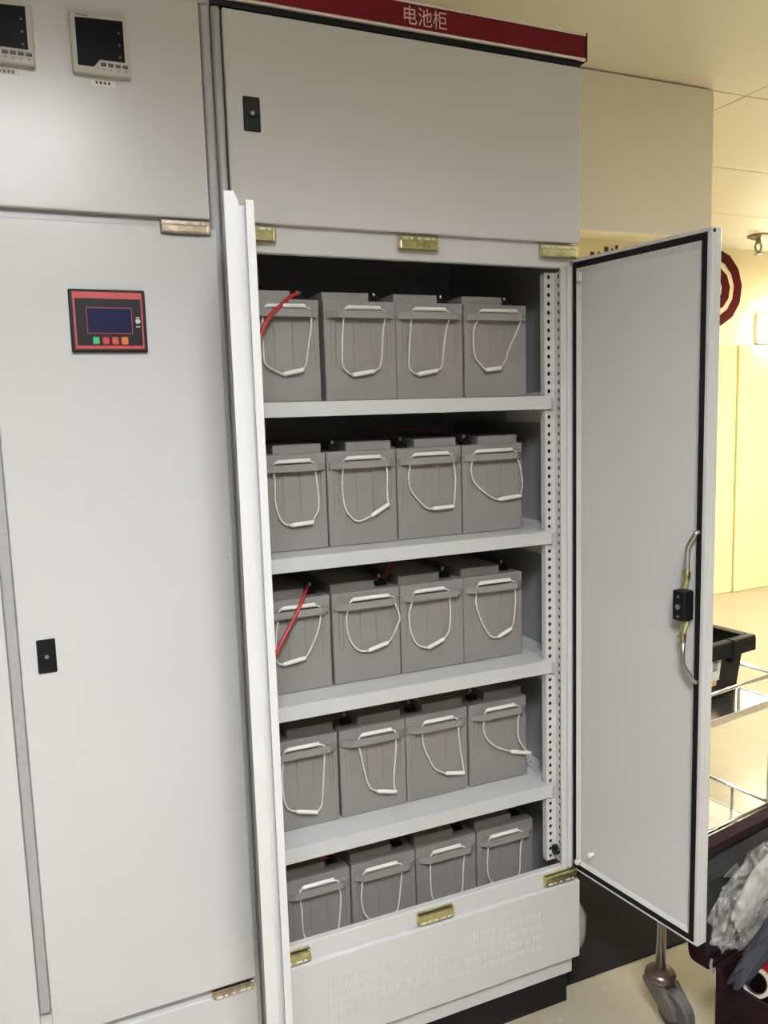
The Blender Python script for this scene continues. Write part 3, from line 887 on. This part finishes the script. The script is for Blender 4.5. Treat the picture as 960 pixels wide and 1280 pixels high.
def f_bolt(right):
    def fn():
        bm = NB()
        x = 0.132 if right else 0.030
        cyl(bm, (x, 0.046, BH + .007), (x, 0.046, BH + .014), 0.0075, 6)
        cyl(bm, (x, 0.046, BH + .013), (x, 0.046, BH + .023), 0.0036, 10)
        return bm
    return fn
k = 0
for r in range(5):
    for c in range(4):
        lab = 'grey battery, %s on the %s shelf, %s' % (COLN[c], ROWN[r], EXTRA[k])
        t = thing('battery', lab, 'battery', (RIGHTS[r][c] - BW, FRONT[r], BASEZ[r] + 0.0003), 0.0, 'rope handled batteries on the cabinet shelves')
        right = r % 2 == 0
        shared_part('case', 'case', lambda: battery_case(None), M['battery'], t)
        lid = shared_part('lid', 'lid', battery_lid, M['batlid'], t)
        shared_part('ledge', 'ledge', battery_ledge, M['batlid'], t)
        shared_part('raised_block', 'block%d' % right, f_block(right), M['batlid'], lid)
        shared_part('terminal', 'term%d' % right, f_term(right), M['black'], lid)
        shared_part('terminal_bolt', 'bolt%d' % right, f_bolt(right), M['steel'], lid)
        L, G, R = ROPES[k]
        gl, gr = 0.040, 0.122
        gx0 = max(0.030, min(L[0][0] + 0.006, 0.048)); gx1 = min(0.132, max(R[-1][0] - 0.012, gx0 + .076))
        gy = -0.0095
        # fixed grip lying on the ledge
        bm = NB()
        tube(bm, [(gx0, gy, 0.1895), (gx0 + .006, gy, 0.1915), (gx1 - .003, gy, 0.1915), (gx1, gy, 0.1912)], [0.0034, 0.0048, 0.0048, 0.0045], 10)
        obj('ledge_grip', bm, M['tube'], t, local=True, smooth=True)
        bm = NB()
        tube(bm, [(G[0][0], -.0095, G[0][1]), (G[0][0] * .9 + G[1][0] * .1, -.0095, G[0][1] * .9 + G[1][1] * .1), (G[1][0] * .92 + G[0][0] * .08, -.0095, G[1][1] * .92 + G[0][1] * .08), (G[1][0], -.0095, G[1][1])], [0.0038, 0.0048, 0.0048, 0.0042], 10)
        obj('loose_grip', bm, M['tube'], t, local=True, smooth=True)
        def run(pts, first_y, gend, top_x):
            out = []
            n = len(pts)
            for i, (x, z) in enumerate(pts):
                out.append(Vector((x, -0.0085, z)))
            return out
        bm = NB()
        Lp = [Vector((gx0 + .004, gy, 0.1910)), Vector((L[0][0] + .001, -0.0115, 0.1850)), Vector((L[0][0], -0.0115, 0.174))] + [Vector((x, -0.0080, z)) for x, z in L[1:]] + [Vector((G[0][0], -.0095, G[0][1])), Vector((G[0][0] * .8 + G[1][0] * .2, -.0095, G[0][1] * .8 + G[1][1] * .2))]
        Rp = [Vector((G[1][0] * .8 + G[0][0] * .2, -.0095, G[1][1] * .8 + G[0][1] * .2)), Vector((G[1][0] * .97 + G[0][0] * .03, -.0088, G[1][1] * .97 + G[0][1] * .03))] + [Vector((x, -0.0080, z)) for x, z in R[:-1]] + [Vector((R[-1][0], -0.0115, 0.174)), Vector((R[-1][0] - .001, -0.0115, 0.1850)), Vector((gx1 - .004, gy, 0.1910))]
        for P in (Lp, Rp):
            twisted(bm, resample(smooth_path(P, 6), 0.0022), 0.0021)
        obj('rope', bm, M['rope'], t, local=True, smooth=True)
        k += 1

# cables ---------------------------------------------------------------------------
def cable(name, label, pts, r, lug=None):
    t = thing(name, label, 'cable', tuple(pts[0]))
    obj('sheath', tube(NB(), smooth_path(pts, 8), r, 10), M['wire'], t, smooth=True)
    if lug:
        bm = NB()
        a, b = Vector(lug[0]), Vector(lug[1])
        tube(bm, [a, a * .5 + b * .5, b], [r * 1.15, r * 1.25, r * .9], 8)
        obj('lug', bm, M['steel'], t)
    return t
cable('red_cable', 'thick red cable running left from the top left battery terminal', [(.172, .118, 1.7455), (.160, .100, 1.742), (.145, .085, 1.734), (.115, .06, 1.712), (.085, .045, 1.685), (.068, .04, 1.65)], .0045, ((.174, .121, 1.7475), (.182, .123, 1.748)))
cable('red_cable', 'thick red cable hanging in front of the third shelf at left', [(.176, .148, 1.1215), (.168, .125, 1.1225), (.142, .092, 1.095), (.108, .075, 1.050), (.085, .065, 1.020), (.066, .06, .985)], .0042, ((.178, .150, 1.1215), (.184, .152, 1.1215)))
cable('red_cable', 'short red cable end curving up behind the third shelf batteries', [(.345, .152, 1.121), (.372, .160, 1.122), (.392, .185, 1.136), (.405, .24, 1.160), (.42, .30, 1.165)], .0042)
cable('red_cable', 'red cable with a lug on the bottom left battery terminal', [(.205, .152, .482), (.190, .146, .478), (.175, .150, .492), (.15, .18, .508), (.12, .26, .512)], .0050, ((.206, .152, .480), (.212, .152, .476)))
cable('red_cable', 'thin dark red cable behind the second shelf batteries', [(.46, .40, 1.440), (.52, .38, 1.452), (.60, .36, 1.448), (.68, .36, 1.438), (.72, .37, 1.428)], .0022)

# ================================================================== trolley
A0 = Vector((0.953, -0.115, 0)); AX = Vector((.989, .148, 0)); BX = Vector((-.148, .989, 0))
def TC(p): return A0 + AX * p.x + BX * p.y + Vector((0, 0, p.z))
CV = lambda a, b, z: TC(Vector((a, b, z)))
LA, LB = 0.438, 0.56
CT = thing('trolley', 'stainless steel two tier trolley on casters behind the open right door', 'trolley', tuple(CV(LA / 2, LB / 2, 0)), math.atan2(.148, .989))
for nm, z in (('upper_tray', 0.719), ('lower_tray', 0.363)):
    bm = NB()
    box(bm, 0, LA, 0, LB, z - 0.004, z, 0, 1, TC)
    for (a0, a1, b0, b1) in ((-.002, LA + .002, -.002, .006), (-.002, LA + .002, LB - .006, LB + .002), (-.002, .006, .006, LB - .006), (LA - .006, LA + .002, .006, LB - .006)):
        box(bm, a0, a1, b0, b1, z - 0.019, z + 0.0015, .0015, 1, TC)
    obj(nm, bm, M['stainless'] if z > 0.5 else M['tray'], CT)
    zr = z + (0.068 if z > 0.5 else 0.065)
    for (p, q) in (((0, 0), (LA, 0)), ((LA, 0), (LA, LB)), ((LA, LB), (0, LB)), ((0, LB), (0, 0))):
        obj('guard_rail', cyl(NB(), CV(p[0], p[1], zr), CV(q[0], q[1], zr), 0.0052, 10), M['stainless'], CT, smooth=True)
    for (a, b) in ((0.288, 0.003), (LA - .003, 0.115), (LA - .003, 0.40), (.003, 0.28), (.15, LB - .003), (.1, .003)):
        obj('rail_post', cyl(NB(), CV(a, b, z), CV(a, b, zr), 0.004, 8), M['stainless'], CT)
for (a, b, zg) in ((0, 0, 0), (LA, 0, 0), (0, LB, .0046), (LA, LB, .0046)):
    lg = obj('leg', cyl(NB(), CV(a, b, 0.118), CV(a, b, 0.787), 0.0125, 16), M['stainless'], CT, smooth=True)
    c = CV(a, b, 0)
    cs = obj('caster', lathe(NB(), [(0.013, 0.131), (0.029, 0.128), (0.036, 0.121), (0.0375, 0.110), (0.034, 0.104), (0.020, 0.100)], c, 20), M['capmetal'], CT, smooth=True)
    # swept plastic fork, trailing towards the front
    dirv = Vector((0.10, -0.99, 0)).normalized()
    sd = Vector((-dirv.y, dirv.x, 0))
    wc = c + dirv * 0.048 + Vector((0, 0, 0.050 + zg))
    for s in (-1, 1):
        bm = NB()
        out = [(-.034, .104), (.030, .106), (.066, .070), (.070, .046), (.052, .036), (.034, .042), (.010, .062), (-.026, .088)]
        y0, y1 = (0.016, 0.030) if s > 0 else (-0.030, -0.016)
        prism(bm, out, lambda p: c + dirv * p[0] + sd * y0 + Vector((0, 0, p[1] + zg * .5)), lambda p: c + dirv * p[0] + sd * y1 + Vector((0, 0, p[1] + zg * .5)))
        bmesh.ops.bevel(bm, geom=list(bm.edges), offset=0.0025, segments=1, affect='EDGES', clamp_overlap=True)
        obj('fork', bm, M['casterplastic'], cs)
    obj('fork_bridge', tube(NB(), [c + dirv * -.022 + Vector((0, 0, .094)), c + dirv * .02 + Vector((0, 0, .1035))], 0.019, 12), M['casterplastic'], cs, smooth=True)
    bm = NB()
    prof = [(-.015, .030), (-.015, .044), (-.010, .049), (.010, .049), (.015, .044), (.015, .030)]
    rings = []
    nseg = 28
    for (w, rr) in prof:
        rings.append([bm.verts.new(wc + sd * w + dirv * rr * math.cos(2 * math.pi * i / nseg) + Vector((0, 0, rr * math.sin(2 * math.pi * i / nseg)))) for i in range(nseg)])
    for i in range(len(rings) - 1):
        for j in range(nseg):
            bm.faces.new((rings[i][j], rings[i][(j + 1) % nseg], rings[i + 1][(j + 1) % nseg], rings[i + 1][j]))
    bm.faces.new(rings[0]); bm.faces.new(rings[-1][::-1])
    obj('wheel', bm, M['casterrubber'], cs)

# black bin on the upper tray -------------------------------------------------------
BN = thing('storage_bin', 'black plastic storage bin with a white label standing on the trolley', 'bin', tuple(CV(0.22, 0.25, 0.7205)), math.atan2(.148, .989))
zb0 = 0.7207
def frustum(bm, lo, hi, z0, z1):
    q = lambda R, z: [bm.verts.new(CV(a, b, z)) for a, b in ((R[0], R[2]), (R[1], R[2]), (R[1], R[3]), (R[0], R[3]))]
    return q(lo, z0), q(hi, z1)
lo = (0.03, 0.408, 0.095, 0.50); hi = (0.010, 0.416, 0.078, 0.525)
th = 0.006
bm = NB()
a, b = frustum(bm, lo, hi, zb0, 0.868)
c, d = frustum(bm, (lo[0] + th, lo[1] - th, lo[2] + th, lo[3] - th), (hi[0] + th, hi[1] - th, hi[2] + th, hi[3] - th), zb0 + th, 0.868)
bm.faces.new(a); bm.faces.new(c)
for i in range(4):
    j = (i + 1) % 4
    bm.faces.new((a[i], a[j], b[j], b[i])); bm.faces.new((c[i], c[j], d[j], d[i])); bm.faces.new((b[i], b[j], d[j], d[i]))
obj('body', bm, M['bin'], BN)
bm = NB()
ro = (-0.010, 0.442, 0.060, 0.542)
for (a0, a1, b0, b1) in ((ro[0], ro[1], ro[2], hi[2] + th), (ro[0], ro[1], hi[3] - th, ro[3]), (ro[0], hi[0] + th, hi[2] + th, hi[3] - th), (hi[1] - th, ro[1], hi[2] + th, hi[3] - th)):
    box(bm, a0, a1, b0, b1, 0.866, 0.878, .003, 1, TC)
for (a0, a1, b0, b1) in ((ro[0], ro[1], ro[2], ro[2] + .004), (ro[1] - .004, ro[1], ro[2], ro[3]), (ro[0], ro[0] + .004, ro[2], ro[3]), (ro[0], ro[1], ro[3] - .004, ro[3])):
    box(bm, a0, a1, b0, b1, 0.836, 0.870, .0015, 1, TC)
obj('rim', bm, M['bin'], BN)
bm = NB()
box(bm, 0.338, 0.360, 0.056, 0.082, 0.818, 0.880, .004, 1, TC)
obj('latch_rib', bm, M['bin'], BN)
bm = NB()
box(bm, 0.20, 0.318, 0.0700, 0.0722, 0.772, 0.852, 0, 1, lambda p: TC(Vector((p.x, 0.0915 - (p.z - zb0) * 0.115 - 0.002 + (p.y - 0.0722) * .5, p.z))))
lbl = obj('label', bm, M['paper'], BN, label='white paper label with a black character')
obj('lettering', text_mesh('篮', 0.02, lambda u, v: TC(Vector((0.284 + u * .021, 0.0915 - (0.801 + v * .027 - zb0) * 0.115 - 0.0042, 0.801 + v * .027)))), M['ink'], lbl)
bm = NB()
box(bm, 0.22, 0.309, 0.0700, 0.0722, 0.758, 0.7715, 0, 1, lambda p: TC(Vector((p.x, 0.0915 - (p.z - zb0) * 0.115 - 0.002 + (p.y - 0.0722) * .5, p.z))))
obj('sticker', bm, M['yelstick'], BN, label='yellow sticker')
bm = NB()
tube(bm, [CV(.424, .470, .876), CV(.424, .480, .905), CV(.424, .515, .912), CV(.424, .522, .876)], .004, 8)
obj('bail_end', bm, M['nickel'], BN, label='brown metal handle end')

# ================================================================== suitcase
S0 = Vector((0.960, -0.262, 0.0)); E1 = Vector((.985, .172, 0)).normalized(); E2 = Vector((.172, -.985, 0)).normalized()
def TS(p): return S0 + E1 * p.x + E2 * p.y + Vector((0, 0, p.z))
SV = lambda a, b, z: TS(Vector((a, b, z)))
SC = thing('suitcase', 'open dark maroon soft suitcase on the floor in front of the trolley', 'suitcase', tuple(SV(.25, .18, 0)), math.atan2(.172, .985))
def rrect(x0, x1, y0, y1, r, n=5):
    out = []
    for cx, cy, a0 in ((x1 - r, y1 - r, 0), (x0 + r, y1 - r, 90), (x0 + r, y0 + r, 180), (x1 - r, y0 + r, 270)):
        for i in range(n + 1):
            a = math.radians(a0 + 90 * i / n)
            out.append((cx + r * math.cos(a), cy + r * math.sin(a)))
    return out
def tub(bm, outer, inner, f, z0, z1, zi):
    """open tub: outer/inner outlines (same count); f maps (x, y, depth) to a point."""
    o0 = [bm.verts.new(f(p[0], p[1], z0)) for p in outer]; o1 = [bm.verts.new(f(p[0], p[1], z1)) for p in outer]
    i0 = [bm.verts.new(f(p[0], p[1], zi)) for p in inner]; i1 = [bm.verts.new(f(p[0], p[1], z1)) for p in inner]
    n = len(outer)
    bm.faces.new(o0)
    bm.faces.new(i0)
    for i in range(n):
        j = (i + 1) % n
        bm.faces.new((o0[i], o0[j], o1[j], o1[i])); bm.faces.new((i0[i], i0[j], i1[j], i1[i])); bm.faces.new((o1[i], o1[j], i1[j], i1[i]))
    return bm
SW, SL = 0.50, 0.38
fb = lambda x, y, z: SV(x, y, z)
obj('base_shell', tub(NB(), rrect(0, SW, 0, SL, .035), rrect(.010, SW - .010, .010, SL - .010, .030), fb, 0.001, 0.220, 0.010), M['maroon'], SC)
bm = NB()
ro_, ri_ = rrect(-.003, SW + .003, -.003, SL + .003, .037), rrect(.004, SW - .004, .004, SL - .004, .032)
tub_pts = [SV(p[0], p[1], .2215) for p in rrect(.002, SW - .002, .002, SL - .002, .035)]
tube(bm, tub_pts + [tub_pts[0]], 0.0045, 6)
obj('zip', bm, M['maroon'], SC)
# lid standing at the hinge, leaning back against the trolley
LEAN = 0.10
def fl(x, h, d):          # x along the hinge, h up the lid, d depth behind the hinge line
    return SV(x, -0.004 - d - h * LEAN, 0.215 + h * 0.995)
LW0, LW1, LH = -0.022, 0.46, 0.276
obj('lid_shell', tub(NB(), rrect(LW0, LW1, 0.0, LH, .045), rrect(LW0 + .020, LW1 - .020, .010, LH - .018, .035), lambda x, h, d: fl(x, h, d), 0.032, 0.0, 0.026), M['maroon'], SC)
bm = NB()
lin = rrect(LW0 + .021, LW1 - .021, .011, LH - .019, .034)
prism(bm, lin, lambda p: fl(p[0], p[1], .0255), lambda p: fl(p[0], p[1], .0230))
obj('lining', bm, M['lining'], SC)
bm = NB()
for (z0, z1, d) in ((.205, .232, .016), (.184, .206, .012)):
    prism(bm, [(LW0 + .028, z0), (LW1 - .028, z0 + .01), (LW1 - .028, z1 + .012), (LW0 + .028, z1)], lambda p: fl(p[0], p[1], .0228), lambda p: fl(p[0], p[1], d))
obj('divider_band', bm, M['lining'], SC)
bm = NB()
prism(bm, [(.095, .183), (.150, .198), (.154, .172), (.132, .170)], lambda p: fl(p[0], p[1] , .012), lambda p: fl(p[0], p[1], .008))
obj('care_tag', bm, M['zip'], SC)
bm = NB()
cyl(bm, SV(-.002, .010, .2225), SV(-.006, .006, .240), .004, 8); cyl(bm, SV(-.006, .006, .238), SV(.004, .002, .249), .003, 8)
obj('zip_pull', bm, M['zip'], SC, label='silver zip pull')
bm = NB()
for (b, z) in ((.07, .05),):
    tube(bm, [SV(-.001, b, z), SV(-.008, b, z)], .011, 12)
obj('foot_stud', bm, M['black'], SC)
bm = NB()
tube(bm, [SV(-.001, .06, .135), SV(-.020, .08, .148), SV(-.024, .13, .148), SV(-.020, .18, .148), SV(-.001, .20, .135)], .009, 8)
obj('side_handle', bm, M['maroon'], SC, smooth=True)

# contents
from mathutils import Quaternion
RS = Matrix.Rotation(math.atan2(E1.y, E1.x), 3, 'Z')
def tilt(deg): return RS @ Quaternion((0, 1, 0), math.radians(deg)).to_matrix()
bm = NB()
blob(bm, SV(.150, .018, .372), (.105, .018, .046), 4, 0.18, 5, tilt(-36))
tag(obj('foam_bundle', bm, M['fluff'], smooth=True), 'white foam bundle inside the clear plastic bag in the suitcase', 'packing')
bm = NB()
blob(bm, SV(.125, .022, .368), (.150, .028, .094), 5, 0.24, 9, tilt(-22))
tag(obj('plastic_bag', bm, M['bag'], smooth=True), 'clear crumpled plastic bag leaning in the open suitcase lid', 'bag')
bm = NB()
blob(bm, SV(.105, .078, .306), (.150, .022, .026), 4, 0.30, 9, tilt(-26))
tag(obj('cloth', bm, M['cloth'], smooth=True), 'slate blue cloth rolled across the suitcase below the plastic bag', 'cloth')
bm = NB()
blob(bm, SV(.20, .19, .115), (.160, .130, .080), 4, 0.20, 8, tilt(0))
tag(obj('cloth', bm, M['cloth'], smooth=True), 'dark cloth lying in the bottom of the suitcase', 'cloth')
tp = thing('tape_roll', 'cream tape roll standing at the left edge of the suitcase', 'tape', (0.998, -0.352, 0.19))
def annulus(bm, c, axis, ro, ri, w, n=28):
    axis = Vector(axis).normalized(); u = axis.orthogonal().normalized(); v = axis.cross(u)
    R = []
    for (r_, t_) in ((ro, -w), (ri, -w), (ri, w), (ro, w)):
        R.append([bm.verts.new(Vector(c) + axis * t_ + (u * math.cos(2 * math.pi * i / n) + v * math.sin(2 * math.pi * i / n)) * r_) for i in range(n)])
    for a_ in range(4):
        for i in range(n):
            bm.faces.new((R[a_][i], R[a_][(i + 1) % n], R[(a_ + 1) % 4][(i + 1) % n], R[(a_ + 1) % 4][i]))
    return bm
obj('tape', annulus(NB(), (1.012, -0.346, 0.232), (-.75, -.45, .5), .030, .023, .010), M['tape'], tp)
obj('core', annulus(NB(), (1.012, -0.346, 0.232), (-.75, -.45, .5), .0228, .0205, .0098), M['lining'], tp)
bm = NB()
blob(bm, (1.090, -0.342, 0.232), (.046, .034, .044), 4, 0.16, 6)
tag(obj('cloth_pouch', bm, M['redbag'], smooth=True), 'bright red cloth pouch in the suitcase beside the tape roll', 'pouch')
